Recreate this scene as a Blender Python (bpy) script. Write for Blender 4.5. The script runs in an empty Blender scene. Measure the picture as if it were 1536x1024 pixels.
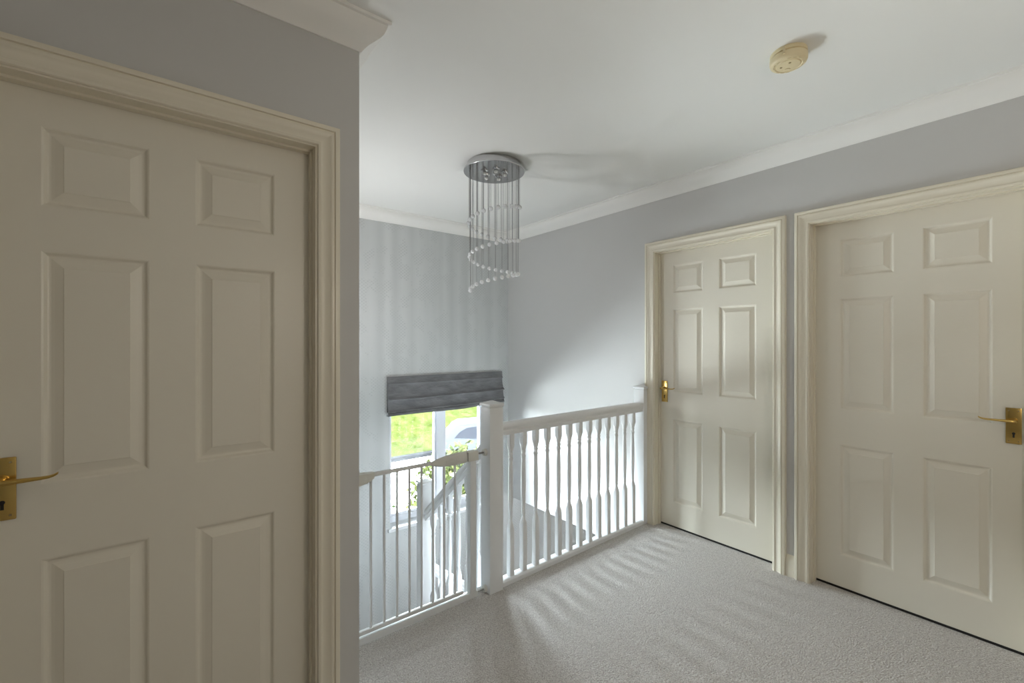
import bpy, bmesh, math, random
from mathutils import Vector, Matrix
random.seed(7)
PI = math.pi
S = bpy.context.scene
C = S.collection
H = 1.345                      # eye height; the carpet of the landing is z = 0
YAW = math.atan((768 - 250) / 662)

# ------------------------------------------------------------------ materials
def new_mat(name):
    m = bpy.data.materials.new(name); m.use_nodes = True
    return m, m.node_tree.nodes, m.node_tree.links, m.node_tree.nodes['Principled BSDF']

def mat(name, col, rough=0.5, metal=0.0, bump=None, var=None, spec=None, sheen=0, coat=0, trans=0, ior=None):
    m, n, l, p = new_mat(name)
    p.inputs['Base Color'].default_value = (*col, 1)
    p.inputs['Roughness'].default_value = rough
    p.inputs['Metallic'].default_value = metal
    if spec is not None: p.inputs['Specular IOR Level'].default_value = spec
    if sheen: p.inputs['Sheen Weight'].default_value = sheen; p.inputs['Sheen Roughness'].default_value = .35
    if coat: p.inputs['Coat Weight'].default_value = coat
    if trans: p.inputs['Transmission Weight'].default_value = trans
    if ior: p.inputs['IOR'].default_value = ior
    tc = n.new('ShaderNodeTexCoord')
    if bump:
        sc, st, dist = bump
        no = n.new('ShaderNodeTexNoise'); no.inputs['Scale'].default_value = sc; no.inputs['Detail'].default_value = 3
        l.new(tc.outputs['Object'], no.inputs['Vector'])
        b = n.new('ShaderNodeBump'); b.inputs['Strength'].default_value = st; b.inputs['Distance'].default_value = dist
        l.new(no.outputs['Fac'], b.inputs['Height']); l.new(b.outputs['Normal'], p.inputs['Normal'])
    if var:
        sc, c2, lo, hi = var
        no = n.new('ShaderNodeTexNoise'); no.inputs['Scale'].default_value = sc; no.inputs['Detail'].default_value = 4
        l.new(tc.outputs['Object'], no.inputs['Vector'])
        r = n.new('ShaderNodeMapRange'); r.inputs[1].default_value = lo; r.inputs[2].default_value = hi
        l.new(no.outputs['Fac'], r.inputs[0])
        mx = n.new('ShaderNodeMix'); mx.data_type = 'RGBA'
        mx.inputs[6].default_value = (*col, 1); mx.inputs[7].default_value = (*c2, 1)
        l.new(r.outputs[0], mx.inputs[0]); l.new(mx.outputs[2], p.inputs['Base Color'])
    return m

M = {}
M['wall'] = mat('grey wall paint', (.545, .54, .53), .75, bump=(90, .06, .002))
M['ceiling'] = mat('white ceiling paint', (.80, .80, .775), .85, bump=(60, .05, .002))
M['cornice'] = mat('white plaster', (.80, .79, .76), .7)
M['door'] = mat('ivory door paint', (.72, .68, .585), .38)
M['trim'] = mat('ivory gloss trim', (.72, .67, .555), .33)
M['white'] = mat('white gloss joinery', (.755, .765, .775), .33)
M['gate'] = mat('white powder coat', (.73, .74, .745), .4)
M['gateplastic'] = mat('off white gate plastic', (.66, .65, .60), .5)
M['steel'] = mat('dull zinc steel', (.35, .34, .32), .4, 1)
M['brass'] = mat('polished brass', (.66, .46, .15), .22, 1, bump=(30, .04, .001))
M['black'] = mat('keyhole black', (.008, .007, .006), .6)
M['darkgap'] = mat('dark threshold', (.012, .011, .010), .9)  # shade of the door gaps put into a near-black colour
M['chrome'] = mat('chrome', (.62, .62, .63), .12, 1)
M['strand'] = mat('nickel wire', (.30, .30, .30), .35, 1)
M['crystal'] = mat('crystal glass', (.96, .97, .98), .03, trans=.2, ior=1.5, spec=1.0)
M['bulb'] = mat('bulb glass', (.9, .9, .88), .08, trans=.25, ior=1.45)
M['smoke'] = mat('yellowed plastic', (.72, .62, .40), .45, bump=(40, .03, .001))
M['smokevent'] = mat('vent plastic', (.58, .48, .28), .6)
M['smokedark'] = mat('shadowed vent plastic', (.30, .23, .11), .6)  # even dark brown for alarm indicators and handle screws
M['upvc'] = mat('white window plastic', (.74, .75, .80), .3)
M['kerb'] = mat('grey kerb stone', (.006, .006, .0066), .9, spec=0, var=(6, (.009, .009, .0096), .4, .6))
M['paving'] = mat('pale paving', (.76, .74, .71), .85, var=(3, (.82, .80, .77), .4, .6))
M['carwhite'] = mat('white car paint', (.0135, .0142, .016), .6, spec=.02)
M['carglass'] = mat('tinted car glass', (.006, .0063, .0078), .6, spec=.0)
M['cartrim'] = mat('black car trim', (.02, .02, .022), .5)
M['tyre'] = mat('tyre rubber', (.02, .02, .02), .8)
M['alloy'] = mat('alloy wheel', (.5, .5, .52), .3, 1)
M['taillight'] = mat('red lamp lens', (.30, .03, .03), .2)
M['bark'] = mat('brown twig', (.10, .07, .045), .9)
M['hall'] = mat('pale hall paint', (.50, .505, .51), .8)
M['hallfloor'] = mat('hall floor', (.35, .31, .27), .6)
M['lampglass'] = mat('opal lamp glass', (.85, .83, .78), .4)

def leaf_mat(name, c1, c2, scale):
    m = mat(name, c1, .8, spec=.05, var=(scale, c2, .35, .65))
    return m
M['leaf'] = leaf_mat('yellow green leaf', (.011, .016, .003), (.029, .031, .0085), 9)
M['leafdark'] = leaf_mat('green leaf', (.008, .015, .004), (.018, .027, .007), 9)

def carpet():
    m, n, l, p = new_mat('beige loop carpet')
    tc = n.new('ShaderNodeTexCoord')
    a = n.new('ShaderNodeTexNoise'); a.inputs['Scale'].default_value = 170; a.inputs['Detail'].default_value = 2; a.inputs['Roughness'].default_value = .6
    b = n.new('ShaderNodeTexNoise'); b.inputs['Scale'].default_value = 55; b.inputs['Detail'].default_value = 3
    v = n.new('ShaderNodeTexVoronoi'); v.inputs['Scale'].default_value = 150
    for q in (a, b, v): l.new(tc.outputs['Object'], q.inputs['Vector'])
    ad = n.new('ShaderNodeMath'); ad.operation = 'ADD'; l.new(a.outputs['Fac'], ad.inputs[0]); bw = n.new('ShaderNodeMath'); bw.operation = 'MULTIPLY'; bw.inputs[1].default_value = .3; l.new(b.outputs['Fac'], bw.inputs[0]); l.new(bw.outputs[0], ad.inputs[1])
    cr = n.new('ShaderNodeValToRGB')
    cr.color_ramp.elements[0].position = .36; cr.color_ramp.elements[0].color = (.36, .332, .31, 1)
    cr.color_ramp.elements[1].position = .62; cr.color_ramp.elements[1].color = (.64, .61, .585, 1)
    half = n.new('ShaderNodeMath'); half.operation = 'MULTIPLY'; half.inputs[1].default_value = .77
    l.new(ad.outputs[0], half.inputs[0]); l.new(half.outputs[0], cr.inputs['Fac']); l.new(cr.outputs['Color'], p.inputs['Base Color'])
    bm_ = n.new('ShaderNodeBump'); bm_.inputs['Strength'].default_value = .55; bm_.inputs['Distance'].default_value = .006
    sb = n.new('ShaderNodeMath'); sb.operation = 'SUBTRACT'; l.new(ad.outputs[0], sb.inputs[0]); l.new(v.outputs['Distance'], sb.inputs[1])
    l.new(sb.outputs[0], bm_.inputs['Height']); l.new(bm_.outputs['Normal'], p.inputs['Normal'])
    p.inputs['Roughness'].default_value = .95; p.inputs['Sheen Weight'].default_value = .2
    p.inputs['Specular IOR Level'].default_value = .1
    return m
M['carpet'] = carpet()

def wallpaper():
    m, n, l, p = new_mat('striped grey wallpaper')
    tc = n.new('ShaderNodeTexCoord'); sx = n.new('ShaderNodeSeparateXYZ'); l.new(tc.outputs['Object'], sx.inputs[0])
    def math_(op, a, b=None, c=None):
        q = n.new('ShaderNodeMath'); q.operation = op
        for i, x in enumerate((a, b, c)):
            if x is None: continue
            if isinstance(x, (int, float)): q.inputs[i].default_value = x
            else: l.new(x, q.inputs[i])
        return q.outputs[0]
    xs = math_('ADD', sx.outputs[0], sx.outputs[1])
    wob = n.new('ShaderNodeTexNoise'); wob.noise_dimensions = '1D'; wob.inputs['Scale'].default_value = 7; l.new(xs, wob.inputs['W'])
    st = math_('SINE', math_('MULTIPLY', xs, 44))
    stripe = math_('MULTIPLY_ADD', st, .10, math_('MULTIPLY_ADD', wob.outputs['Fac'], .7, .15))
    dx = math_('SINE', math_('MULTIPLY', xs, 190)); dz = math_('SINE', math_('MULTIPLY', sx.outputs[2], 235))
    dots = math_('GREATER_THAN', math_('MULTIPLY', dx, dz), .25)
    big = n.new('ShaderNodeTexNoise'); big.inputs['Scale'].default_value = 6; big.inputs['Detail'].default_value = 3
    mp = n.new('ShaderNodeMapping'); mp.inputs['Scale'].default_value = (1.6, 1.6, 1.0); l.new(tc.outputs['Object'], mp.inputs[0]); l.new(mp.outputs[0], big.inputs['Vector'])
    band = math_('GREATER_THAN', big.outputs['Fac'], .53)
    dd = math_('MULTIPLY', math_('MULTIPLY', dots, band), .5)
    fac = math_('SUBTRACT', stripe, dd)
    cr = n.new('ShaderNodeValToRGB')
    cr.color_ramp.elements[0].position = .1; cr.color_ramp.elements[0].color = (.475, .49, .49, 1)
    cr.color_ramp.elements[1].position = .9; cr.color_ramp.elements[1].color = (.60, .61, .605, 1)
    l.new(fac, cr.inputs['Fac']); l.new(cr.outputs['Color'], p.inputs['Base Color'])
    p.inputs['Roughness'].default_value = .55
    return m
M['paper'] = wallpaper()

def fabric():
    m, n, l, p = new_mat('grey velvet blind')
    tc = n.new('ShaderNodeTexCoord')
    no = n.new('ShaderNodeTexNoise'); no.inputs['Scale'].default_value = 7; no.inputs['Detail'].default_value = 3
    mp = n.new('ShaderNodeMapping'); mp.inputs['Scale'].default_value = (1, 1, 2.5); mp.inputs['Rotation'].default_value = (0, .6, 0)
    l.new(tc.outputs['Object'], mp.inputs[0]); l.new(mp.outputs[0], no.inputs['Vector'])
    cr = n.new('ShaderNodeValToRGB')
    cr.color_ramp.elements[0].position = .35; cr.color_ramp.elements[0].color = (.125, .125, .13, 1)
    cr.color_ramp.elements[1].position = .7; cr.color_ramp.elements[1].color = (.19, .19, .195, 1)
    l.new(no.outputs['Fac'], cr.inputs['Fac']); l.new(cr.outputs['Color'], p.inputs['Base Color'])
    b = n.new('ShaderNodeBump'); b.inputs['Strength'].default_value = .6; b.inputs['Distance'].default_value = .03
    l.new(no.outputs['Fac'], b.inputs['Height']); l.new(b.outputs['Normal'], p.inputs['Normal'])
    p.inputs['Roughness'].default_value = .6; p.inputs['Sheen Weight'].default_value = .7; p.inputs['Sheen Roughness'].default_value = .3
    return m
M['fabric'] = fabric()

def grass():
    m, n, l, p = new_mat('sunlit rough grass')  # two dark yellow-greens mixed by noise
    tc = n.new('ShaderNodeTexCoord')
    a = n.new('ShaderNodeTexNoise'); a.inputs['Scale'].default_value = 2.6; a.inputs['Detail'].default_value = 6; a.inputs['Roughness'].default_value = .7
    l.new(tc.outputs['Object'], a.inputs['Vector'])
    cr = n.new('ShaderNodeValToRGB')
    cr.color_ramp.elements[0].position = .36; cr.color_ramp.elements[0].color = (.0075, .0101, .0018, 1)
    cr.color_ramp.elements[1].position = .66; cr.color_ramp.elements[1].color = (.0195, .0215, .0070, 1)
    l.new(a.outputs['Fac'], cr.inputs['Fac']); l.new(cr.outputs['Color'], p.inputs['Base Color'])
    b = n.new('ShaderNodeBump'); b.inputs['Strength'].default_value = .6; b.inputs['Distance'].default_value = .15
    l.new(a.outputs['Fac'], b.inputs['Height']); l.new(b.outputs['Normal'], p.inputs['Normal'])
    p.inputs['Roughness'].default_value = 1; p.inputs['Specular IOR Level'].default_value = 0
    return m
M['grass'] = grass()

def pane_mat():
    m, n, l, p = new_mat('clear window glass')
    n.remove(p)
    t = n.new('ShaderNodeBsdfTransparent'); t.inputs[0].default_value = (.96, .98, .97, 1)
    g = n.new('ShaderNodeBsdfGlossy'); g.inputs['Roughness'].default_value = .02
    f = n.new('ShaderNodeFresnel'); f.inputs[0].default_value = 1.45
    mx = n.new('ShaderNodeMixShader'); l.new(f.outputs[0], mx.inputs[0]); l.new(t.outputs[0], mx.inputs[1]); l.new(g.outputs[0], mx.inputs[2])
    l.new(mx.outputs[0], n['Material Output'].inputs['Surface'])
    return m
M['pane'] = pane_mat()

# ------------------------------------------------------------------ helpers
WLOC = {}                                       # world position of every object's origin
def tag(o, label=None, cat=None, group=None, kind=None):
    if label: o['label'] = label
    if cat: o['category'] = cat
    if group: o['group'] = group
    if kind: o['kind'] = kind
    return o

def thing(name, loc, label, cat, group=None):
    o = bpy.data.objects.new(name, None); C.objects.link(o); o.empty_display_size = .1
    o.location = loc; WLOC[o] = Vector(loc)
    return tag(o, label, cat, group)

def obj(name, bm, m, parent=None, smooth=None, label=None, origin=None):
    """links bm (built in world coordinates) as ONE mesh object"""
    base = WLOC[parent] if parent else Vector(origin or (0, 0, 0))
    bmesh.ops.translate(bm, vec=-base, verts=bm.verts)
    bmesh.ops.recalc_face_normals(bm, faces=bm.faces)
    me = bpy.data.meshes.new(name); bm.to_mesh(me); bm.free()
    me.materials.append(m)
    if smooth:
        for p in me.polygons: p.use_smooth = True
        me.set_sharp_from_angle(angle=math.radians(smooth))
    o = bpy.data.objects.new(name, me); C.objects.link(o)
    if parent: o.parent = parent
    else: o.location = base
    WLOC[o] = base.copy()
    if label: o['label'] = label
    return o

def bx(bm, x0, x1, y0, y1, z0, z1, bev=0):
    r = bmesh.ops.create_cube(bm, size=1)
    vs = r['verts']
    for v in vs:
        v.co = Vector(((x0 + x1) / 2 + v.co.x * (x1 - x0), (y0 + y1) / 2 + v.co.y * (y1 - y0), (z0 + z1) / 2 + v.co.z * (z1 - z0)))
    if bev:
        es = list({e for v in vs for e in v.link_edges})
        bmesh.ops.bevel(bm, geom=es, offset=bev, segments=2, affect='EDGES', profile=.6)
    return bm

def box(*a, **k): return bx(bmesh.new(), *a, **k)

def tube(bm, pts, r, seg=10, caps=True):
    pts = [Vector(p) for p in pts]; rings = []
    rs = r if isinstance(r, (list, tuple)) else [r] * len(pts)
    for i, p in enumerate(pts):
        d = (pts[min(i + 1, len(pts) - 1)] - pts[max(i - 1, 0)]).normalized()
        up = Vector((0, 0, 1)) if abs(d.z) < .9 else Vector((1, 0, 0))
        a = d.cross(up).normalized(); b = d.cross(a)
        rings.append([bm.verts.new(p + rs[i] * (math.cos(2 * PI * k / seg) * a + math.sin(2 * PI * k / seg) * b)) for k in range(seg)])
    for A, B in zip(rings, rings[1:]):
        for k in range(seg): bm.faces.new((A[k], A[(k + 1) % seg], B[(k + 1) % seg], B[k]))
    if caps: bm.faces.new(rings[0][::-1]); bm.faces.new(rings[-1])
    return bm

def lathe(bm, prof, cx, cy, seg=32):
    """prof: list of (r, z); closes where r = 0"""
    rings = []
    for r, z in prof:
        if r <= 1e-6: rings.append([bm.verts.new((cx, cy, z))])
        else: rings.append([bm.verts.new((cx + r * math.cos(2 * PI * k / seg), cy + r * math.sin(2 * PI * k / seg), z)) for k in range(seg)])
    for A, B in zip(rings, rings[1:]):
        for k in range(seg):
            a, b = A[k % len(A)], A[(k + 1) % len(A)]; c, d = B[(k + 1) % len(B)], B[k % len(B)]
            f = []
            for v in (a, b, c, d):
                if v not in f: f.append(v)
            if len(f) > 2: bm.faces.new(f)
    return bm

def loft(bm, rings, closed=True, caps=True):
    R = [[bm.verts.new(p) for p in ring] for ring in rings]
    n = len(R[0])
    for A, B in zip(R, R[1:]):
        for k in range(n if closed else n - 1):
            bm.faces.new((A[k], A[(k + 1) % n], B[(k + 1) % n], B[k]))
    if caps and closed: bm.faces.new(R[0][::-1]); bm.faces.new(R[-1])
    return bm

def slab(f, ucuts, vcuts, keep):
    """wall made of cells: f(u, v, side) -> point; keep(uc, vc) says which cells are wall"""
    bm = bmesh.new(); V = {}
    def vt(i, j, s):
        if (i, j, s) not in V: V[i, j, s] = bm.verts.new(f(ucuts[i], vcuts[j], s))
        return V[i, j, s]
    nu, nv = len(ucuts) - 1, len(vcuts) - 1
    K = lambda i, j: 0 <= i < nu and 0 <= j < nv and keep((ucuts[i] + ucuts[i + 1]) / 2, (vcuts[j] + vcuts[j + 1]) / 2)
    for i in range(nu):
        for j in range(nv):
            if not K(i, j): continue
            for s in (0, 1): bm.faces.new([vt(a, b, s) for a, b in ((i, j), (i + 1, j), (i + 1, j + 1), (i, j + 1))])
            for di, dj, e in ((-1, 0, ((i, j), (i, j + 1))), (1, 0, ((i + 1, j), (i + 1, j + 1))), (0, -1, ((i, j), (i + 1, j))), (0, 1, ((i, j + 1), (i + 1, j + 1)))):
                if not K(i + di, j + dj):
                    (a, b), (c, d) = e
                    bm.faces.new((vt(a, b, 0), vt(c, d, 0), vt(c, d, 1), vt(a, b, 1)))
    return bm

# ------------------------------------------------------------------ the setting
XR, YF, XC, YL = 2.82, 3.67, .539, 1.57          # right wall, far wall, stairwell's left side, left wall
ZC = 2.468                                       # ceiling
YS = 2.0                                         # edge of the landing
XB, YB = -1.75, -1.6                             # behind the camera
ZG = -2.6                                        # ground floor
D1 = dict(x0=-.383, x1=.388, y=1.635)            # door on the left wall
LEAFX = 2.885
D2 = (1.110, 1.898); D3 = (.117, .905)           # leaves on the right wall (y range)
ZT = 1.992
LIN = .022                                       # thickness of the door linings
def setting(o, label, cat): return tag(o, label, cat, kind='structure')

setting(obj('floor', box(XB - .1, XR + .18, YB - .1, YS, -.25, 0), M['carpet']), 'beige carpet covering the landing floor', 'floor')
setting(obj('ceiling', box(XB - .1, XR + .18, YB - .1, YF + .12, ZC, ZC + .1), M['ceiling']), 'smooth white ceiling above the landing and stairwell', 'ceiling')

h0, h1 = D1['x0'] - LIN - .004, D1['x1'] + LIN + .006
setting(obj('wall_left', slab(lambda u, v, s: (u, YL if s == 0 else YL + .11, v), [XB, h0, h1, XC], [-.25, 0, ZT + .026, ZC],
        lambda u, v: not (h0 < u < h1 and 0 < v < ZT + .026)), M['wall']), 'grey painted wall around the nearest door at left', 'wall')
setting(obj('wall_stairwell', box(XC - .12, XC, YL + .11, YF + .12, ZG, ZC), M['paper']), 'side wall of the stairwell behind the corner', 'wall')
setting(obj('wall_cupboard', box(XB, XC - .12, YL + .16, YL + .2, -.25, ZC), M['wall']), 'wall of the room behind the left door', 'wall')
WX0, WX1, WZ0, WZ1 = 1.525, 2.607, -.305, .98
setting(obj('wall_far', slab(lambda u, v, s: (u, YF if s == 0 else YF + .2, v), [XC, WX0, WX1, XR + 1.7], [ZG, WZ0, WZ1, ZC],
        lambda u, v: not (WX0 < u < WX1 and WZ0 < v < WZ1)), M['paper']), 'pale grey striped wallpaper wall around the stair window', 'wall')
ycuts = [YB, D3[0] - LIN - .005, D3[1] + LIN + .005, D2[0] - LIN - .005, D2[1] + LIN + .005, YS, YF]
zcuts = [-.265, 0, ZT + .026, ZC]
def keep_r(y, z):
    if z < 0: return y > YS
    if z < ZT + .026 and (ycuts[1] < y < ycuts[2] or ycuts[3] < y < ycuts[4]): return False
    return True
setting(obj('wall_right', slab(lambda u, v, s: (XR if s == 0 else XR + .12, u, v), ycuts, zcuts, keep_r), M['wall']), 'grey painted wall with two doors at right', 'wall')
setting(obj('wall_bedroom', box(XR + .16, XR + .18, YB, YS + .1, 0, ZC), M['wall']), 'wall of the rooms behind the two right doors', 'wall')
setting(obj('wall_back', box(XB - .1, XR + .18, YB - .1, YB, 0, ZC), M['wall']), 'grey wall at the back of the landing', 'wall')
setting(obj('wall_side', box(XB - .1, XB, YB, YL + .2, 0, ZC), M['wall']), 'grey wall closing the landing on the left', 'wall')

# lower hall under the landing
setting(obj('floor_hall', box(XC - .1, XR + 1.8, -.4, YF + .1, ZG - .1, ZG), M['hallfloor']), 'ground floor of the hall below the stairs', 'floor')
setting(obj('wall_hall_right', box(XR + 1.7, XR + 1.8, -.4, YF + .2, ZG, -.15), M['hall']), 'right wall of the lower hall', 'wall')
setting(obj('wall_hall_back', box(XC - .1, XR + 1.8, -.5, -.4, ZG, -.15), M['hall']), 'back wall of the lower hall', 'wall')
setting(obj('wall_hall_left', box(XC - .12, XC, -.4, YL + .11, ZG, -.25), M['hall']), 'left wall of the lower hall', 'wall')
setting(obj('ceiling_hall', box(XR + .12, XR + 1.8, -.4, YF + .2, -.265, -.15), M['ceiling']), 'ceiling of the lower hall beside the stairwell', 'ceiling')

# cornice: one moulding along each wall, mitred at the corners
CP = [(0, .096), (.006, .096), (.010, .090), (.016, .083), (.026, .073), (.040, .063), (.054, .052), (.065, .040), (.071, .027), (.074, .016), (.075, .012), (.085, .011), (.086, .009), (.086, 0), (0, 0)]
def cornice(a, b, na, nb, label, i):
    bm = loft(bmesh.new(), [[(p[0] + n[0] * q, p[1] + n[1] * q, ZC - d) for q, d in CP] for p, n in ((a, na), (b, nb))])
    setting(obj('trim_%d' % i, bm, M['cornice'], smooth=40), label, 'cornice')
cornice((XB, YL), (XC, YL), (0, -1), (1, -1), 'white plaster cornice over the nearest left door', 1)
cornice((XC, YL), (XC, YF), (1, -1), (1, -1), 'white plaster cornice returning along the stairwell', 2)
cornice((XC, YF), (XR, YF), (1, -1), (-1, -1), 'white plaster cornice over the wallpapered far wall', 3)
cornice((XR, YF), (XR, YB), (-1, -1), (-1, 0), 'white plaster cornice along the right wall', 4)

# architraves with linings; local frame: u along the wall, t out of the wall towards the landing
AP = [(0, 0), (0, .009), (.003, .013), (.010, .0145), (.014, .012), (.018, .0115), (.030, .013), (.040, .018), (.045, .0205), (.049, .0205), (.051, .0165), (.0535, .0165), (.055, .022), (.066, .0225), (.069, .021), (.0705, .017), (.0705, 0)]
def door_trim(i, P, u0, u1, depth, label):
    """P(u, t, z) -> world; opening u0..u1; depth of the leaf's face behind the wall"""
    g = .005
    bm = bmesh.new()
    st = []
    for (u, z, du, dz) in ((u0, 0, -1, 0), (u0, ZT + .004, -1, 1), (u1, ZT + .004, 1, 1), (u1, 0, 1, 0)):
        st.append([P(u + du * (q + g), t, z + dz * (q + g)) for q, t in AP])
    loft(bm, st)
    def pb(ua, ub, ta, tb, za, zb):
        p, q = Vector(P(ua, ta, za)), Vector(P(ub, tb, zb))
        bx(bm, min(p.x, q.x), max(p.x, q.x), min(p.y, q.y), max(p.y, q.y), za, zb, )
    top = ZT + .004
    pb(u0 - LIN, u0, .004, -.11, 0, top); pb(u1, u1 + LIN, .004, -.11, 0, top); pb(u0 - LIN, u1 + LIN, .004, -.11, top, top + LIN)
    s0, s1 = -depth + .002, -depth + .028           # the stop the leaf closes against
    pb(u0, u0 + .007, s0, s1, 0, top - .007); pb(u1 - .007, u1, s0, s1, 0, top - .007); pb(u0, u1, s0, s1, top - .007, top)
    setting(obj('trim_%d' % i, bm, M['trim'], smooth=35), label, 'door frame')
PL = lambda u, t, z: (u, YL - t, z)
PR = lambda u, t, z: (XR - t, u, z)
door_trim(5, PL, D1['x0'] - .004, D1['x1'] + .004, D1['y'] - YL, 'moulded ivory frame around the nearest left door')
door_trim(6, PR, D2[0] - .004, D2[1] + .004, LEAFX - XR, 'moulded ivory frame around the door beside the banister')
door_trim(7, PR, D3[0] - .004, D3[1] + .004, LEAFX - XR, 'moulded ivory frame around the right-hand door')

# skirting boards
SP = [(0, 0), (.016, 0), (.016, .085), (.013, .092), (.013, .098), (.010, .104), (.006, .116), (.004, .122), (0, .122)]
def skirting(name, P, u0, u1, label, mt='trim', z=0):
    bm = loft(bmesh.new(), [[P(u, t, z + q) for t, q in SP] for u in (u0, u1)])
    setting(obj(name, bm, M[mt], smooth=35), label, 'skirting')
skirting('baseboard_right', PR, D3[1] + .081, D2[0] - .081, 'short ivory skirting between the two right doors')
skirting('baseboard_left', PL, D1['x1'] + .081, XC, 'ivory skirting beside the left door')
skirting('baseboard_corner', PR, YB, D3[0] - .081, 'ivory skirting beyond the right-hand door')
skirting('baseboard_far', lambda u, t, z: (u, YF - t, z), XC, 1.30, 'white skirting at the foot of the wallpapered wall', 'white', -1.2)

# ------------------------------------------------------------------ doors
ZP = [(.185, .785), (.979, .578 + 1.0), (1.694, 1.898)]
def door(i, P, u0, u1, pc, z0, label):
    """P(u, t, z): t out of the leaf's face; pc: the two panels' u ranges"""
    bm = bmesh.new()
    us = [u0, pc[0][0], pc[0][1], pc[1][0], pc[1][1], u1]
    zs = [z0, ZP[0][0], ZP[0][1], ZP[1][0], ZP[1][1], ZP[2][0], ZP[2][1], ZT]
    V = {}
    def vt(u, t, z):
        k = (round(u, 5), round(t, 5), round(z, 5))
        if k not in V: V[k] = bm.verts.new(P(u, t, z))
        return V[k]
    for a in range(5):
        for b in range(7):
            ua, ub, za, zb = us[a], us[a + 1], zs[b], zs[b + 1]
            if a in (1, 3) and b in (1, 3, 5):
                rings = []
                for ins, t in ((0, 0), (.004, -.0015), (.010, -.0085), (.013, -.0095), (.017, -.0095), (.024, -.0075), (.040, -.0018), (.042, -.0002)):
                    rings.append([vt(ua + ins, t, za + ins), vt(ub - ins, t, za + ins), vt(ub - ins, t, zb - ins), vt(ua + ins, t, zb - ins)])
                for A, B in zip(rings, rings[1:]):
                    for k in range(4): bm.faces.new((A[k], A[(k + 1) % 4], B[(k + 1) % 4], B[k]))
                bm.faces.new(rings[-1])
            else:
                bm.faces.new((vt(ua, 0, za), vt(ub, 0, za), vt(ub, 0, zb), vt(ua, 0, zb)))
    # sides and back
    border = [(u, z0) for u in us] + [(u1, z) for z in zs[1:]] + [(u, ZT) for u in us[::-1][1:]] + [(u0, z) for z in zs[::-1][1:-1]]
    fr = [vt(u, 0, z) for u, z in border]; bk = [vt(u, -.036, z) for u, z in border]
    n = len(fr)
    for k in range(n): bm.faces.new((fr[k], fr[(k + 1) % n], bk[(k + 1) % n], bk[k]))
    bm.faces.new(bk)
    org = P((u0 + u1) / 2, 0, 0)
    o = obj('door_%d' % i, bm, M['door'], origin=org)
    return setting(o, label, 'door')

def handle(d, P, uc, dirn):
    """brass lever on a square back plate, lever pointing along dirn (+1 / -1 in u)"""
    z0, z1, hw = .903, 1.058, .0235
    def pbx(bm, ua, ub, ta, tb, za, zb, bev=0):
        p, q = P(ua, ta, za), P(ub, tb, zb)
        return bx(bm, min(p[0], q[0]), max(p[0], q[0]), min(p[1], q[1]), max(p[1], q[1]), za, zb, bev)
    bm = pbx(bmesh.new(), uc - hw, uc + hw, 0, .007, z0, z1, .0025)
    hd = obj('door_handle', bm, M['brass'], d, smooth=40, label='polished brass lever handle')
    zl = 1.004
    bm = bmesh.new()
    tube(bm, [P(uc, .006, zl), P(uc, .014, zl)], .0125, 20)                  # boss
    tube(bm, [P(uc, .012, zl), P(uc, .040, zl), P(uc, .047, zl)], [.0095, .008, .0085], 16)
    # blade: flat, tapering, with a small scroll at its tip
    rings = []
    for s, h_, w_, t, dz in ((-.012, .0050, .007, .043, 0), (-.006, .0068, .0115, .044, 0), (.012, .0066, .0125, .044, 0), (.045, .0054, .0110, .044, 0), (.072, .0042, .0090, .044, 0), (.086, .0038, .0080, .044, .001), (.095, .0036, .0074, .044, .0035), (.100, .0034, .0070, .044, .0065), (.1025, .0028, .0062, .044, .0085)):
        rings.append([P(uc + dirn * s, t + w_ * math.cos(a), zl + dz + h_ * math.sin(a)) for a in [2 * PI * k / 12 for k in range(12)]])
    loft(bm, rings)
    obj('lever', bm, M['brass'], hd, smooth=50)
    bm = bmesh.new()
    tube(bm, [P(uc, .0066, .948), P(uc, .0078, .948)], .0052, 14)
    pbx(bm, uc - .003, uc + .003, .0066, .0078, .930, .946)
    obj('keyhole', bm, M['black'], hd, label='dark keyhole')
    for zz in (z0 + .012, z1 - .012):
        for du in (-.014, .014):
            bm = tube(bmesh.new(), [P(uc + du, .0066, zz), P(uc + du, .0082, zz)], .0028, 10)
            obj('screw', bm, M['smokedark'], hd)

PL1 = lambda u, t, z: (u, D1['y'] - t, z)
PR1 = lambda u, t, z: (LEAFX - t, u, z)
d1 = door(1, PL1, D1['x0'], D1['x1'], ((-.2535, -.039), (.0685, .282)), .012, 'closed ivory six-panel door nearest at left, brass lever at its left edge')
d2 = door(2, PR1, D2[0], D2[1], ((1.224, 1.460), (1.572, 1.796)), .014, 'closed ivory six-panel door at the end of the white banister')
d3 = door(3, PR1, D3[0], D3[1], ((.228, .458), (.565, .791)), .014, 'closed ivory six-panel door at far right with brass lever')
handle(d1, PL1, -.319, 1)
handle(d2, PR1, 1.862, -1)
handle(d3, PR1, .166, 1)
# painted gap shade boxes, near black, in place of real shade below the leaves
for i, (a, b, c, d_) in enumerate(((D1['x0'], D1['x1'], D1['y'] + .006, D1['y'] + .036), (LEAFX + .004, LEAFX + .036, *D2), (LEAFX + .004, LEAFX + .036, *D3))):
    bm = box(a, b, c, d_, 0, .010)
    setting(obj('trim_%d' % (8 + i), bm, M['darkgap']), ['dark threshold under the nearest left door', 'dark threshold under the door beside the banister', 'dark threshold under the right-hand door'][i], 'threshold')

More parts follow.
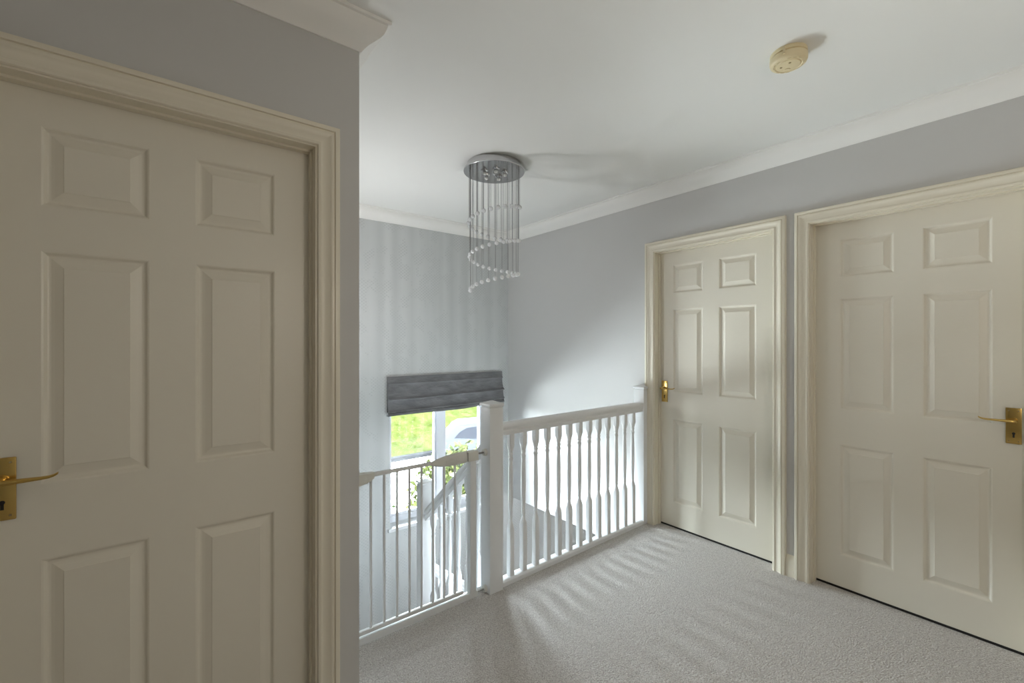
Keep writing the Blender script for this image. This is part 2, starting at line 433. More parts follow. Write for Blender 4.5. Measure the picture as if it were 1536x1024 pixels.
# ------------------------------------------------------------------ window
YW = YF + .115                                   # face of the window frame
win = thing('window_1', ((WX0 + WX1) / 2, YW, WZ0), 'white two-light stair window looking down on a drive', 'window'); win['kind'] = 'structure'
bm = bmesh.new()
fw = .05
bx(bm, WX0, WX0 + fw, YW, YW + .07, WZ0 + .025, WZ1); bx(bm, WX1 - fw, WX1, YW, YW + .07, WZ0 + .025, WZ1)
bx(bm, WX0 + fw, WX1 - fw, YW, YW + .07, WZ0 + .025, WZ0 + .075); bx(bm, WX0 + fw, WX1 - fw, YW, YW + .07, WZ1 - .05, WZ1)
obj('window_frame', bm, M['upvc'], win)
MX = 2.083
bm = box(MX - .046, MX + .046, YW - .004, YW + .07, WZ0 + .075, WZ1 - .05, bev=.004)
obj('mullion', bm, M['upvc'], win)
for a, b in ((WX0 + fw, MX - .046), (MX + .046, WX1 - fw)):
    obj('window_pane', box(a, b, YW + .03, YW + .034, WZ0 + .075, WZ1 - .05), M['pane'], win)
    bm = bmesh.new(); z0, z1 = WZ0 + .075, WZ1 - .05; q = .014
    bx(bm, a, a + q, YW + .008, YW + .03, z0, z1); bx(bm, b - q, b, YW + .008, YW + .03, z0, z1)
    bx(bm, a + q, b - q, YW + .008, YW + .03, z0, z0 + q + .012); bx(bm, a + q, b - q, YW + .008, YW + .03, z1 - q, z1)
    obj('glazing_bead', bm, M['upvc'], win)
obj('window_sill', box(WX0 - .018, WX1 + .03, YF - .022, YW + .01, WZ0 - .002, WZ0 + .025, bev=.004), M['white'], win)
# white reveals beside the glass
bm = bmesh.new()
bx(bm, WX0 - .001, WX0 + .002, YF, YW, WZ0 + .025, WZ1); bx(bm, WX1 - .002, WX1 + .001, YF, YW, WZ0 + .025, WZ1)
obj('reveal', bm, M['white'], win)

# roman blind
bl = thing('roman_blind', (2.1, YF, 1.035), 'gathered grey roman blind over the stair window', 'blind')
BX0, BX1 = 1.494, 2.722
obj('headrail', box(BX0 + .01, BX1 - .01, YF - .013, YF - .001, 1.0, 1.030), M['white'], bl, label='white headrail')
#      left z, right z, distance from the wall
BP = [(1.039, 1.039, .002), (1.040, 1.040, .055), (1.030, 1.030, .062), (.992, .990, .063), (.984, .981, .072), (.978, .976, .074), (.973, .971, .064), (.955, .955, .062), (.905, .912, .068), (.872, .884, .074), (.858, .871, .084), (.847, .861, .104), (.838, .853, .100), (.836, .851, .080), (.832, .847, .072), (.800, .820, .074), (.766, .788, .078), (.754, .776, .088), (.745, .766, .104), (.737, .758, .098), (.734, .756, .078), (.729, .752, .086), (.712, .732, .096), (.704, .724, .092), (.702, .722, .06), (.704, .724, .012)]
bm = bmesh.new(); rings = []
NX = 36
for i in range(NX + 1):
    s = i / NX; ring = []
    for k, (zl, zr, t) in enumerate(BP):
        z = zl + (zr - zl) * s
        low = max(0, min(1, (1.0 - z) / .3))
        z += low * (.004 * math.sin(9 * s + k * .25) - .012 * math.sin(PI * s) * (1 if k > 8 else .3))
        tt = (t * .3 if t < .05 else .024 + (t - .055) * .75) + low * .6 * (.004 * math.sin(14 * s + k * .5) + .003 * math.sin(31 * s - k))
        ring.append((BX0 + (BX1 - BX0) * s + (.010 * low if s == 1 and .07 < t else 0), YF - max(tt, .002), z))
    inner = [(x, min(y + .006, YF - .001), z - (.0 if 1 < k else .006)) for k, (x, y, z) in enumerate(ring)][::-1]
    rings.append(ring + inner)
loft(bm, rings)
obj('fabric', bm, M['fabric'], bl, smooth=60)
for xa in (BX0 + .004, BX1 - .008):
    obj('side_return', box(xa, xa + .004, YF - .032, YF - .001, .732, 1.030), M['fabric'], bl)
bm = box(BX0 + .02, BX1 - .02, YF - .026, YF - .012, .728, .742)
obj('bottom_bar', bm, M['white'], bl)

# ------------------------------------------------------------------ landing banister
bal = thing('banister', (1.393, 1.957, 0), 'white landing banister with thirteen turned balusters between newel and wall', 'banister')
TH = math.radians(1.25)
AX = lambda s, o=0: (1.393 + s * math.cos(TH) - o * math.sin(TH), 1.960 + s * math.sin(TH) + o * math.cos(TH))   # along / across the rail
LEN = 1.40
def newel(bm, cx, cy, h, z0, x1=None):
    hw = .044
    x0, xx = cx - hw, (cx + hw if x1 is None else x1)
    bx(bm, x0, xx, cy - hw, cy + hw, z0, h - .028, .003)
    bx(bm, x0 + .004, xx - (.004 if x1 is None else 0), cy - hw + .004, cy + hw - .004, h - .030, h - .022)
    a = .005
    v = [(x0 - a, cy - hw - a), (xx + (a if x1 is None else 0), cy - hw - a), (xx + (a if x1 is None else 0), cy + hw + a), (x0 - a, cy + hw + a)]
    cxm = (x0 + xx) / 2 if x1 is None else xx
    sh = lambda k, z: [(cxm + (p[0] - cxm) * k, cy + (p[1] - cy) * k, z) for p in v]
    loft(bm, [sh(.97, h - .022), sh(1, h - .019), sh(1, h - .011), sh(.96, h - .007), sh(.15, h + .006)])
    return bm
obj('newel_post', newel(bmesh.new(), 1.393, 1.957, 1.018, 0), M['white'], bal, smooth=30)
obj('newel_post', newel(bmesh.new(), 2.802, 1.999, 1.018, 0, x1=XR), M['white'], bal, smooth=30)
RAIL = [(-.022, 0), (-.024, .010), (-.028, .016), (-.029, .022), (-.024, .028), (-.025, .034), (-.031, .040), (-.033, .050), (-.030, .060), (-.020, .067), (0, .070), (.020, .067), (.030, .060), (.033, .050), (.031, .040), (.025, .034), (.024, .028), (.029, .022), (.028, .016), (.024, .010), (.022, 0)]
ZR = .828
bm = loft(bmesh.new(), [[(*AX(s, o), ZR + z) for o, z in RAIL] for s in (.04, LEN - .03)])
obj('handrail', bm, M['white'], bal, smooth=40)
BASE = [(-.030, 0), (-.030, .022), (-.024, .029), (-.016, .031), (.016, .031), (.024, .029), (.030, .022), (.030, 0)]
bm = loft(bmesh.new(), [[(*AX(s, o), z) for o, z in BASE] for s in (.04, LEN - .03)])
obj('base_rail', bm, M['white'], bal, smooth=40)

# turned baluster: (z, half size, squareness)
BPRO = [(0, .016, 1), (.262, .016, 1), (.268, .0158, .8), (.278, .0145, .3), (.290, .0115, 0), (.302, .0088, 0), (.314, .0082, 0), (.318, .0105, 0), (.323, .0105, 0), (.327, .0088, 0), (.340, .0100, 0), (.42, .0122, 0), (.50, .0126, 0), (.60, .0112, 0), (.645, .0095, 0), (.650, .0118, 0), (.656, .0130, 0), (.662, .0118, 0), (.666, .0098, 0), (.674, .0098, 0), (.679, .0120, 0), (.685, .0120, 0), (.690, .0100, 0), (.702, .0125, 0), (.716, .0150, .2), (.724, .0158, .7), (.730, .016, 1), (.800, .016, 1)]
def baluster_mesh(top_extra=0, bot_extra=0, tilt=0):
    bm = bmesh.new(); rings = []
    for z, r, q in BPRO:
        ring = []
        for k in range(24):
            a = 2 * PI * (k + .5) / 24; c, s = math.cos(a), math.sin(a)
            sq = r / max(abs(c), abs(s)); f = (sq * q + r * (1 - q)) * (1.06 if q > .5 else 1.1)
            zz = z
            ring.append((f * c, f * s, zz + (top_extra if z > .79 else 0) - (bot_extra if z < .001 else 0) + (tilt * f * s if (z > .79 or z < .001) else 0)))
        rings.append(ring)
    return loft(bm, rings)
bm = baluster_mesh()
bo = obj('baluster', bm, M['white'], bal, smooth=35)
NB = 13
for i in range(NB):
    s = (1.526 - 1.393) + i * (2.669 - 1.526) / 12
    o = bo if i == 0 else bo.copy()
    if i: C.objects.link(o); o.parent = bal
    x, y = AX(s)
    o.location = Vector((x, y, .030)) - WLOC[bal]
    o.rotation_euler = (0, 0, TH)
# mesh was built around the world origin: undo the parent's offset once
for v in bo.data.vertices: v.co += WLOC[bal]

# fascia under the landing edge
setting(obj('trim_11', box(XC, XR, YS, YS + .018, -.265, 0), M['white']), 'white fascia board under the landing edge', 'trim')

# ------------------------------------------------------------------ stairs and their banister
NX0, NY0 = 1.39, 2.735                           # lower newel
st = thing('staircase', (.97, 2.0, -1.2), 'carpeted stair flight dropping behind the white safety gate', 'stairs')
for k, (y0, y1, z) in enumerate(((2.018, 2.25, -.2), (2.25, 2.49, -.4), (2.49, 2.785, -.6))):
    bm = box(XC + .004, 1.338, y0, y1, z - .22, z, bev=.008)
    obj('tread', bm, M['carpet'], st)
def poly_prism(bm, pts, z0, z1):
    a = [bm.verts.new((x, y, z0)) for x, y in pts]; b = [bm.verts.new((x, y, z1)) for x, y in pts]
    n = len(pts); bm.faces.new(a[::-1]); bm.faces.new(b)
    for k in range(n): bm.faces.new((a[k], a[(k + 1) % n], b[(k + 1) % n], b[k]))
    return bm
cx, cy = 1.338, 2.785
XI, YI = XC + .004, YF - .020
for pts, z in ((((cx, cy), (XI, cy), (XI, cy + .48)), -.8), (((cx, cy), (XI, cy + .48), (XI, YI), (XI + .35, YI)), -1.0), (((cx, cy), (XI + .35, YI), (cx, YI)), -1.2)):
    obj('tread', poly_prism(bmesh.new(), pts, z - .22, z), M['carpet'], st)
for k in range(6):
    x0 = cx + k * .235
    obj('tread', box(x0, x0 + .235, cy, YI, -1.4 - .2 * k - .22, -1.4 - .2 * k, bev=.008), M['carpet'], st)

sb = thing('stair_banister', (NX0, NY0, -.6), 'white stair banister sloping down beyond the safety gate to a lower newel', 'banister')
obj('newel_post', newel(bmesh.new(), NX0, NY0, .405, -1.5), M['white'], sb, smooth=30)
SL = .84
zt = lambda y: .775 - SL * (y - 2.04)            # top of the sloping rail
bm = loft(bmesh.new(), [[(NX0 + o, y, zt(y) + (z - .070) * 1.25) for o, z in RAIL] for y in (2.003, NY0 - .044)])
obj('handrail', bm, M['white'], sb, smooth=40)
zs_ = lambda y: zt(y) - .885                      # top of the string
bm = loft(bmesh.new(), [[(NX0 + o, y, zs_(y) + z) for o, z in ((-.016, -.28), (-.016, 0), (.016, 0), (.016, -.28))] for y in (2.019, NY0 - .044)])
obj('stair_string', bm, M['white'], sb)
bm = baluster_mesh(0, .03, -SL)
so = obj('baluster', bm, M['white'], sb, smooth=35)
for v in so.data.vertices: v.co += WLOC[sb]
for i in range(6):
    y = 2.09 + i * .106
    o = so if i == 0 else so.copy()
    if i: C.objects.link(o); o.parent = sb
    o.location = Vector((NX0, y, zs_(y) + .0)) - WLOC[sb]
# second flight, down to the right
zt2 = lambda x: -.165 - SL * (x - 1.434)
bm = loft(bmesh.new(), [[(x, NY0 + o, zt2(x) + (z - .070) * 1.25) for o, z in RAIL] for x in (1.434, 2.75)])
obj('handrail', bm, M['white'], sb, smooth=40)
bm = loft(bmesh.new(), [[(x, NY0 + o, zt2(x) - .885 + z) for o, z in ((-.016, -.28), (-.016, 0), (.016, 0), (.016, -.28))] for x in (1.434, 2.75)])
obj('stair_string', bm, M['white'], sb)
for i in range(11):
    x = 1.51 + i * .106
    o = so.copy(); C.objects.link(o); o.parent = sb
    o.location = Vector((x, NY0, zt2(x) - .885)) - WLOC[sb]; o.rotation_euler = (0, 0, PI / 2)
    o.rotation_euler = (0, 0, -PI / 2)

# ------------------------------------------------------------------ safety gate
GY = 1.952
gt = thing('safety_gate', (.96, GY, 0), 'white metal stair safety gate fixed between wall and newel', 'gate')
bm = box(.575, 1.292, GY - .0125, GY + .0125, .004, .036, bev=.005)
obj('bottom_bar', bm, M['gate'], gt, smooth=40)
obj('post', box(.560, .585, GY - .012, GY + .012, .036, .735, bev=.004), M['gate'], gt, smooth=40)
obj('post', box(1.240, 1.277, GY - .018, GY + .018, .034, .742, bev=.005), M['gate'], gt, smooth=40)
obj('lower_rail', box(.640, 1.205, GY - .009, GY + .009, .044, .062, bev=.004), M['gate'], gt, smooth=40)
obj('top_rail', box(.640, 1.205, GY - .009, GY + .009, .737, .755, bev=.004), M['gate'], gt, smooth=40)
bm = tube(bmesh.new(), [(.722, GY, .055), (.722, GY, .745)], .0062, 12)
gb = obj('bar', bm, M['gate'], gt, smooth=60)
for i in range(1, 8):
    o = gb.copy(); C.objects.link(o); o.parent = gt; o.location = (i * (1.157 - .722) / 7, 0, 0)
# hinge housing at the wall side, tapering to the right
bm = loft(bmesh.new(), [[(x, GY - w, a), (x, GY + w, a), (x, GY + w, b), (x, GY - w, b)] for x, w, a, b in ((.557, .02, .702, .762), (.650, .02, .706, .760), (.700, .018, .716, .758), (.735, .012, .730, .756))])
obj('hinge_housing', bm, M['gateplastic'], gt, label='off white plastic hinge housing')
# latch housing: long lens-shaped handle
prof = [(1.015, .738, .752), (1.04, .730, .757), (1.075, .722, .764), (1.12, .717, .771), (1.16, .716, .774), (1.200, .718, .774), (1.221, .719, .774)]
bm = loft(bmesh.new(), [[(x, GY + w * math.cos(a), (p + q) / 2 + (q - p) / 2 * max(-1, min(1, 1.15 * math.sin(a)))) for a in [2 * PI * k / 16 for k in range(16)]] for (x, p, q), w in zip(prof, (.010, .014, .018, .020, .020, .020, .020))])
lh = obj('latch_handle', bm, M['gateplastic'], gt, smooth=45, label='off white plastic latch handle')
bm = box(1.095, 1.150, GY - .0215, GY - .018, .738, .754, bev=.0015)
obj('release_button', bm, M['gateplastic'], lh)
obj('latch_block', box(1.226, 1.290, GY - .021, GY + .021, .722, .772, bev=.004), M['gateplastic'], gt, smooth=40)
for z, n_ in ((.752, 'upper'), (.022, 'lower')):
    bm = tube(bmesh.new(), [(1.285, GY, z), (1.340, GY, z)], .0048, 10)
    b_ = obj('bolt', bm, M['steel'], gt, smooth=60, label='dark steel threaded bolt')
    bm = tube(bmesh.new(), [(1.333, GY, z), (1.348, GY, z)], [.017, .019], 20); 
    obj('pressure_pad', bm, M['gateplastic'], b_, smooth=40)

# ------------------------------------------------------------------ chandelier
CX, CY = 1.640, 2.280
ch = thing('chandelier', (CX, CY, ZC), 'spiral crystal chandelier hanging from a round chrome plate', 'chandelier')
PZ = 2.418
bm = lathe(bmesh.new(), [(0, ZC), (.172, ZC), (.172, ZC - .030), (.176, ZC - .034), (.192, PZ + .012), (.194, PZ + .009), (.194, PZ + .002), (.192, PZ), (0, PZ)], CX, CY, 64)
plate = obj('ceiling_plate', bm, M['chrome'], ch, smooth=35)
for k in range(5):
    a = 2 * PI * k / 5 + .5
    x, y = CX + .068 * math.cos(a), CY + .068 * math.sin(a)
    bm = lathe(bmesh.new(), [(.0, PZ), (.024, PZ), (.024, PZ - .004), (.016, PZ - .008), (.010, PZ - .010), (.010, PZ - .012), (0, PZ - .012)], x, y, 18)
    soc = obj('lamp_holder', bm, M['chrome'], ch, smooth=40)
    bm = lathe(bmesh.new(), [(.0055, PZ - .011), (.0125, PZ - .014), (.0145, PZ - .019), (.012, PZ - .025), (.005, PZ - .028), (0, PZ - .029)], x, y, 14)
    obj('bulb', bm, M['bulb'], soc, smooth=60)
bm = lathe(bmesh.new(), [(0, PZ), (.010, PZ), (.010, PZ - .010), (.004, PZ - .016), (0, PZ - .017)], CX, CY, 14)
obj('finial', bm, M['chrome'], ch, smooth=40)
Fv = Vector((math.sin(YAW), math.cos(YAW))); Rv = Vector((math.cos(YAW), -math.sin(YAW)))
NBEAD = 58
br = .0132
bead_me = None
TURN = 2.5
for k in range(NBEAD):
    s = k / (NBEAD - 1)
    a = s * TURN * 2 * PI
    r = .163 - .012 * s
    p = Vector((CX, CY)) + r * (math.cos(a) * Rv - math.sin(a) * Fv)
    z = 2.196 - (2.196 - 1.668) * s
    bm = tube(bmesh.new(), [(p.x, p.y, PZ + .001), (p.x, p.y, z + br * .8)], .0011, 5)
    w = obj('strand', bm, M['strand'], ch)
    if bead_me is None:
        bm = bmesh.new(); bmesh.ops.create_icosphere(bm, subdivisions=3, radius=br)
        # cut facets
        for v in bm.verts: v.co = v.co.normalized() * br
        bm.normal_update()
        bead_me = bpy.data.meshes.new('crystal_bead'); bm.to_mesh(bead_me); bm.free()
        bead_me.materials.append(M['crystal'])
        for q in bead_me.polygons: q.use_smooth = True
    o = bpy.data.objects.new('crystal_bead', bead_me); C.objects.link(o)
    o.parent = w; o.location = Vector((p.x, p.y, z)) - WLOC[w]

# ------------------------------------------------------------------ smoke alarm
SX, SY = 1.907, .690
sm = thing('smoke_alarm', (SX, SY, ZC), 'yellowed round smoke alarm on the white ceiling', 'smoke alarm')
bm = lathe(bmesh.new(), [(0, ZC), (.062, ZC), (.063, ZC - .004), (.063, ZC - .014), (.060, ZC - .016), (0, ZC - .016)], SX, SY, 48)
obj('base_plate', bm, M['smoke'], sm, smooth=40)
bm = lathe(bmesh.new(), [(0, ZC - .016), (.057, ZC - .016), (.057, ZC - .019), (.064, ZC - .020), (.064, ZC - .036), (.061, ZC - .043), (.055, ZC - .047), (.047, ZC - .049), (.045, ZC - .047), (.041, ZC - .047), (.039, ZC - .050), (.025, ZC - .052), (0, ZC - .0525)], SX, SY, 48)
body = obj('body', bm, M['smoke'], sm, smooth=35)
bm = bmesh.new()
for k in range(16):
    a = 2 * PI * k / 16
    c, s_ = math.cos(a), math.sin(a)
    if k % 4 == 0: continue
    p = Vector((SX + .050 * c, SY + .050 * s_, ZC - .0482)); t = Vector((-s_, c, 0)) * .006; n = Vector((c, s_, 0)) * .0016
    vs = [bm.verts.new(q + d) for d in (Vector((0, 0, .001)), Vector((0, 0, -.0008))) for q in (p - t - n, p + t - n, p + t + n, p - t + n)]
    for f in ((0, 1, 2, 3), (7, 6, 5, 4), (0, 4, 5, 1), (1, 5, 6, 2), (2, 6, 7, 3), (3, 7, 4, 0)): bm.faces.new([vs[i] for i in f])
obj('vent', bm, M['smokevent'], sm)
bm = lathe(bmesh.new(), [(0, ZC - .050), (.011, ZC - .0505), (.011, ZC - .0535), (.009, ZC - .055), (0, ZC - .055)], SX + .018, SY + .012, 20)
obj('test_button', bm, M['smoke'], sm, smooth=35)
for dx, dy in ((-.02, -.012), (-.012, .022)):
    bm = lathe(bmesh.new(), [(0, ZC - .051), (.0045, ZC - .051), (.0045, ZC - .0528), (0, ZC - .0528)], SX + dx, SY + dy, 10)
    obj('indicator', bm, M['smokedark'], sm)
bm = bmesh.new()
a0 = math.radians(188); p = Vector((SX + .064 * math.cos(a0), SY + .064 * math.sin(a0), 0))
bx(bm, p.x - .006, p.x + .006, p.y - .004, p.y + .004, ZC - .034, ZC - .006, .001)
obj('clip', bm, M['smoke'], sm)

# ------------------------------------------------------------------ outdoors
ZO = -2.85
setting(obj('floor_drive', box(-30, 40, YF + .2, 14.6, ZO - .3, ZO), M['paving']), 'pale paved drive outside the stair window', 'ground')
k_ = obj('kerb', box(-25, 36, 14.6, 14.85, ZO - .2, ZO + .14, bev=.03), M['kerb'], origin=(6, 14.7, ZO))
tag(k_, 'long grey kerb between paved drive and grass', 'kerb')
bm = bmesh.new(); rows = []
for j in range(25):
    y = 14.85 + j * .75
    rows.append([bm.verts.new((-25 + i * 1.5, y, ZO + .12 + min(y - 14.85, 9) * .47 + .05 * math.sin(i * 1.7 + j * 2.1))) for i in range(48)])
for A, B in zip(rows, rows[1:]):
    for a in range(47): bm.faces.new((A[a], A[a + 1], B[a + 1], B[a]))
tag(obj('lawn', bm, M['grass'], smooth=80), 'bright yellow-green grass bank beyond the kerb', 'grass', kind='stuff')

def bush(name, cx, cy, zbot, rx, ry, rz, n, m, label, size):
    t = thing(name, (cx, cy, zbot), label, 'bush')
    bm = bmesh.new()
    for k in range(n):
        a = random.uniform(0, 2 * PI); u = random.uniform(-.75, 1); r = random.uniform(.72, 1.05) * (1 + .12 * math.sin(3 * a) + .1 * math.sin(5 * a + 4 * u))
        q = math.sqrt(max(0, 1 - u * u))
        p = Vector((cx + rx * r * q * math.cos(a), cy + ry * r * q * math.sin(a), zbot + rz + rz * r * u))
        d = Vector((random.gauss(0, 1), random.gauss(0, 1), random.gauss(.3, 1))).normalized()
        e = d.cross(Vector((random.gauss(0, 1), random.gauss(0, 1), random.gauss(0, 1)))).normalized()
        s = size * random.uniform(.7, 1.3)
        vs = [bm.verts.new(x) for x in (p - d * s, p + e * s * .45 + d * s * .1, p + d * s, p - e * s * .45 + d * s * .1)]
        bm.faces.new(vs)
    obj('foliage', bm, m, t)
    bm = bmesh.new()
    for k in range(7):
        a = 2 * PI * k / 7
        tube(bm, [(cx + .05 * math.cos(a), cy + .05 * math.sin(a), zbot), (cx + rx * .5 * math.cos(a), cy + ry * .5 * math.sin(a), zbot + rz * 1.2)], [.03, .012], 6)
    obj('stem', bm, M['bark'], t)
bush('bush', 4.72, 7.1, ZO, 1.10, .9, 1.07, 9000, M['leaf'], 'rounded yellow-green bush outside the stair window below the car', .075)
bush('shrub', 2.30, 5.6, ZO, .42, .4, .95, 1500, M['leafdark'], 'small green shrub at the left edge of the stair window', .06)

# white car, tail to the left, seen side-on from above
CXo, CYo = 6.96, 12.84
car = thing('car', (CXo, CYo, ZO), 'white parked estate car seen through the right window light', 'car')
def station(x, hw, zlo, zhi, top):               # closed half-rounded section
    pts = []
    for o, z in ((-.86, zlo), (-1, zlo + .12), (-1.0, (zlo + zhi) / 2), (-.985, zhi - .08), (-.94, zhi), (0, zhi + top), (.94, zhi), (.985, zhi - .08), (1.0, (zlo + zhi) / 2), (1, zlo + .12), (.86, zlo)):
        pts.append((CXo + x, CYo + .9 + hw * o, ZO + z))
    return pts
bm = loft(bmesh.new(), [station(*a) for a in ((0, .78, .42, .80, .02), (.06, .84, .32, .92, .02), (.35, .89, .26, .96, .02), (1.2, .90, .22, .97, .02), (2.4, .90, .22, .95, .02), (3.2, .90, .24, .93, .05), (3.8, .87, .26, .86, .05), (4.2, .80, .30, .74, .04), (4.32, .68, .40, .62, .02))])
obj('car_body', bm, M['carwhite'], car, smooth=50)
def cab(x, hw, z): return [(CXo + x, CYo + .9 + hw * o, ZO + z) for o in (-1, -.5, 0, .5, 1)]
bm = bmesh.new()
secs = []
for x0, hb, x1, ht, zt_ in ((.10, .84, .38, .60, 1.30), (.50, .86, .62, .63, 1.42), (1.4, .87, 1.4, .65, 1.47), (2.2, .87, 2.1, .64, 1.45), (3.0, .85, 2.45, .60, 1.38)):
    secs.append([(CXo + x0, CYo + .9 - hb, ZO + .93), (CXo + x1, CYo + .9 - ht - .03, ZO + zt_ - .05), (CXo + x1, CYo + .9 - ht * .8, ZO + zt_), (CXo + x1, CYo + .9 + ht * .8, ZO + zt_), (CXo + x1, CYo + .9 + ht + .03, ZO + zt_ - .05), (CXo + x0, CYo + .9 + hb, ZO + .93)])
loft(bm, secs)
obj('car_roof', bm, M['carwhite'], car, smooth=50)
# side windows: panels lying on the sloping side of the cabin
def side_y(z): return CYo + .9 - .868 + (z - .93) / .49 * .20 - .012
for name, poly in (('side_window', [(.55, 1.02), (.72, 1.20), (.95, 1.32), (1.28, 1.36), (1.28, .99)]), ('side_window', [(1.36, .99), (1.36, 1.36), (2.0, 1.35), (2.02, .98)]), ('side_window', [(2.10, .98), (2.08, 1.34), (2.40, 1.27), (2.75, 1.02), (2.75, .98)])):
    bm = bmesh.new()
    a = [bm.verts.new((CXo + x, side_y(z), ZO + z)) for x, z in poly]; b = [bm.verts.new((CXo + x, side_y(z) + .03, ZO + z)) for x, z in poly]
    n = len(a); bm.faces.new(a); bm.faces.new(b[::-1])
    for k in range(n): bm.faces.new((a[k], b[k], b[(k + 1) % n], a[(k + 1) % n]))
    obj(name, bm, M['carglass'], car, label='dark tinted window')
bm = tube(bmesh.new(), [(CXo + .55, CYo + .30, ZO + 1.44), (CXo + .7, CYo + .29, ZO + 1.47), (CXo + 2.0, CYo + .29, ZO + 1.48), (CXo + 2.15, CYo + .3, ZO + 1.45)], .018, 6)
obj('roof_bar', bm, M['cartrim'], car)
bm = box(CXo + .3, CXo + 4.0, CYo - .012, CYo + .03, ZO + .24, ZO + .34)
obj('sill_trim', bm, M['cartrim'], car)
bm = box(CXo - .01, CXo + .22, CYo + .05, CYo + .12, ZO + .76, ZO + .90, bev=.02)
obj('tail_light', bm, M['taillight'], car, label='dark red tail light')
for x in (.85, 3.5):
    for s in (0, 1):
        y = CYo + (.0 if s == 0 else 1.58)
        bm = tube(bmesh.new(), [(CXo + x, y - .01, ZO + .33), (CXo + x, y + .21, ZO + .33)], .33, 28)
        w = obj('wheel', bm, M['tyre'], car, smooth=50)
        yy = y - .02 if s == 0 else y + .2
        bm = tube(bmesh.new(), [(CXo + x, yy, ZO + .33), (CXo + x, yy + .03, ZO + .33)], .22, 20)
        obj('hub', bm, M['alloy'], w, smooth=50)

car.rotation_euler = (0, 0, math.radians(-32))

# ------------------------------------------------------------------ unseen lamps added as fill (out of frame) and daylight
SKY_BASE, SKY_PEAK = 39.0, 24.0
def uplighter(x, y, z0, z, watts, col, label, r=.16):  # standing lamp added out of view to brighten the hall
    t = thing('floor_lamp', (x, y, z0), label, 'lamp')
    obj('base', lathe(bmesh.new(), [(0, z0), (.14, z0), (.14, z0 + .015), (.02, z0 + .03), (0, z0 + .03)], x, y, 32), M['steel'], t, smooth=40)
    obj('pole', tube(bmesh.new(), [(x, y, z0 + .02), (x, y, z - .10)], .012, 12), M['steel'], t, smooth=60)
    obj('lamp_shade', lathe(bmesh.new(), [(.02, z - .10), (.10, z - .07), (r, z), (r - .004, z), (.096, z - .066), (.0, z - .095)], x, y, 32), M['white'], t, smooth=50)
    L = bpy.data.lights.new('lamp_glow', 'AREA'); L.shape = 'DISK'; L.size = r * 1.8; L.energy = watts; L.color = col
    o = bpy.data.objects.new('lamp_glow', L); C.objects.link(o); o.parent = t; o.location = (0, 0, z - z0 - .01); o.rotation_euler = (PI, 0, 0)
LW = 1.0
def pendant(x, y, drop, watts, col, label):  # hanging lamp added out of view as warm fill
    t = thing('pendant_lamp', (x, y, ZC), label, 'lamp')
    obj('ceiling_rose', lathe(bmesh.new(), [(0, ZC), (.045, ZC), (.045, ZC - .012), (.02, ZC - .03), (0, ZC - .03)], x, y, 24), M['white'], t, smooth=40)
    obj('cord', tube(bmesh.new(), [(x, y, ZC - .02), (x, y, ZC - drop + .06)], .004, 8), M['white'], t, smooth=60)
    obj('lamp_holder', lathe(bmesh.new(), [(0, ZC - drop + .07), (.018, ZC - drop + .06), (.02, ZC - drop), (0, ZC - drop)], x, y, 18), M['white'], t, smooth=40)
    L = bpy.data.lights.new('lamp_glow', 'POINT'); L.shadow_soft_size = .13; L.energy = watts; L.color = col
    o = bpy.data.objects.new('lamp_glow', L); C.objects.link(o); o.parent = t; o.location = (0, 0, -drop - .15)
pendant(1.05, -.6, .75, 9.2 * LW, (1, .90, .77), 'white pendant lamp behind the camera on the landing')
uplighter(3.9, 1.2, ZG, ZG + 1.7, 30 * LW, (.97, .98, 1), 'steel uplighter floor lamp in the lower hall')

def added_sconce(x, y, z, watts, col, label):  # wall lamp added behind the corner to lift the stairwell
    t = thing('wall_lamp', (x, y, z), label, 'lamp')
    obj('back_plate', box(x, x + .02, y - .05, y + .05, z - .09, z + .05, bev=.004), M['steel'], t)
    obj('lamp_shade', lathe(bmesh.new(), [(.03, z - .07), (.07, z - .03), (.085, z + .05), (.082, z + .05), (.066, z - .028), (0, z - .062)], x + .105, y, 28), M['white'], t, smooth=50)
    obj('arm', tube(bmesh.new(), [(x + .015, y, z - .04), (x + .05, y, z - .04)], .01, 10), M['steel'], t, smooth=60)
    L = bpy.data.lights.new('lamp_glow', 'AREA'); L.shape = 'DISK'; L.size = .15; L.energy = watts; L.color = col
    o = bpy.data.objects.new('lamp_glow', L); C.objects.link(o); o.parent = t; o.location = (.105, 0, .06); o.rotation_euler = (0, math.radians(-135), 0)
added_sconce(XC, 2.90, 1.0, 5.0 * LW, (.98, .97, .97), 'uplighting wall lamp on the stairwell wall behind the corner')

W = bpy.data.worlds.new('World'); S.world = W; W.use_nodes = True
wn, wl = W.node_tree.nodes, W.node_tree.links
bg = wn['Background']; bg.inputs[0].default_value = (.83, .915, 1, 1)
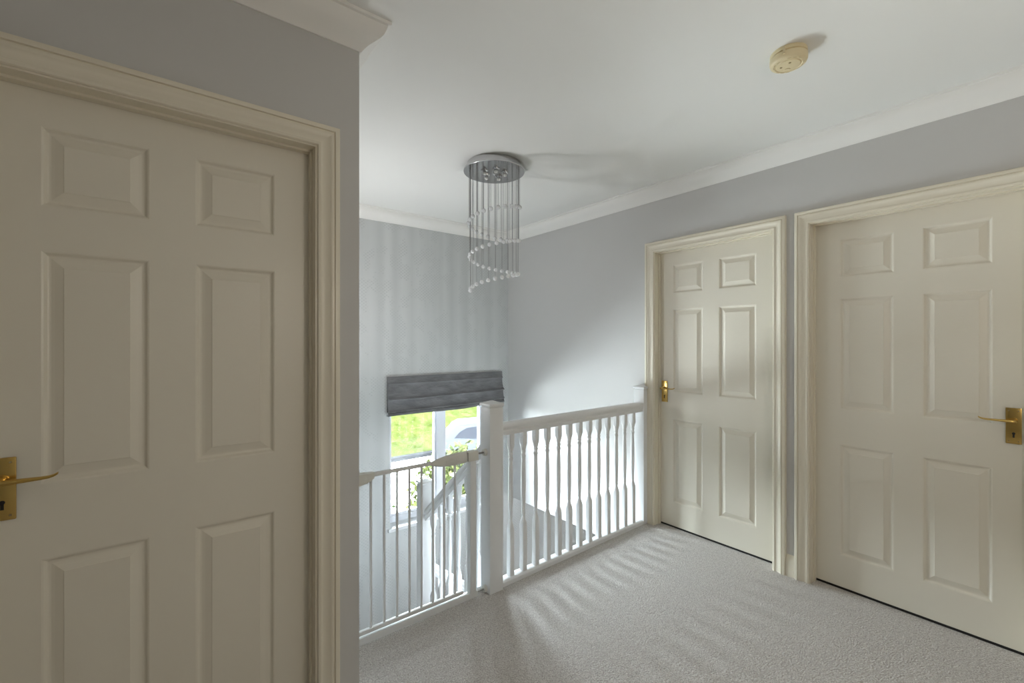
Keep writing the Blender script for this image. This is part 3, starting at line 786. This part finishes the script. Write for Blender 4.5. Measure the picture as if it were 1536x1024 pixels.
# hazy sky, brightest in a broad low band beyond the window
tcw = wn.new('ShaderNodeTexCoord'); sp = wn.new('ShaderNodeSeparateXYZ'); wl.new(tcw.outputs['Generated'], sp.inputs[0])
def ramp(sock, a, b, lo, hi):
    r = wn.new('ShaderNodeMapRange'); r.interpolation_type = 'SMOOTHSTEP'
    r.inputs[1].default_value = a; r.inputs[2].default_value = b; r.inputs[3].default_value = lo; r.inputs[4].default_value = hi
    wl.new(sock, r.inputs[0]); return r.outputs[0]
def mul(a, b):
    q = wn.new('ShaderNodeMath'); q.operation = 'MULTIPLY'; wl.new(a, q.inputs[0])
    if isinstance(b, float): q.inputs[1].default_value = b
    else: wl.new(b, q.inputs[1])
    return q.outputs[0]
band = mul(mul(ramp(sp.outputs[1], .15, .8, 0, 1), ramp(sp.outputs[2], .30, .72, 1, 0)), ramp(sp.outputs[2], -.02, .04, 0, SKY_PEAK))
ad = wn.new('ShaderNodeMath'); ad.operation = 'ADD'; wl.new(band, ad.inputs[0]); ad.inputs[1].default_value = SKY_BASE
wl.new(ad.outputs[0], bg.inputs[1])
pl = bpy.data.lights.new('window_portal', 'AREA'); pl.shape = 'RECTANGLE'; pl.size = WX1 - WX0; pl.size_y = WZ1 - WZ0
pl.cycles.is_portal = True
po = bpy.data.objects.new('window_portal', pl); C.objects.link(po)
po.location = ((WX0 + WX1) / 2, YF + .21, (WZ0 + WZ1) / 2); po.rotation_euler = (-PI / 2, 0, 0)

# ------------------------------------------------------------------ camera and view
cam = bpy.data.cameras.new('camera'); cam.sensor_width = 36; cam.lens = 36 * 662 / 1536; cam.clip_start = .02; cam.clip_end = 200
co = bpy.data.objects.new('camera', cam); C.objects.link(co)
co.location = (0, 0, H); co.rotation_euler = (PI / 2, 0, -YAW)
S.camera = co
S.view_settings.view_transform = 'Standard'; S.view_settings.look = 'None'
S.view_settings.gamma = 1; S.view_settings.use_curve_mapping = False
S.view_settings.exposure = 1.2
cy = S.cycles
cy.use_denoising = True; cy.use_light_tree = True; cy.use_guiding = True; cy.use_surface_guiding = True; cy.guiding_training_samples = 40; cy.use_adaptive_sampling = False
cy.max_bounces = 14; cy.diffuse_bounces = 8; cy.glossy_bounces = 4; cy.transmission_bounces = 8; cy.transparent_max_bounces = 12
cy.caustics_reflective = False; cy.caustics_refractive = False
cy.sample_clamp_indirect = 7
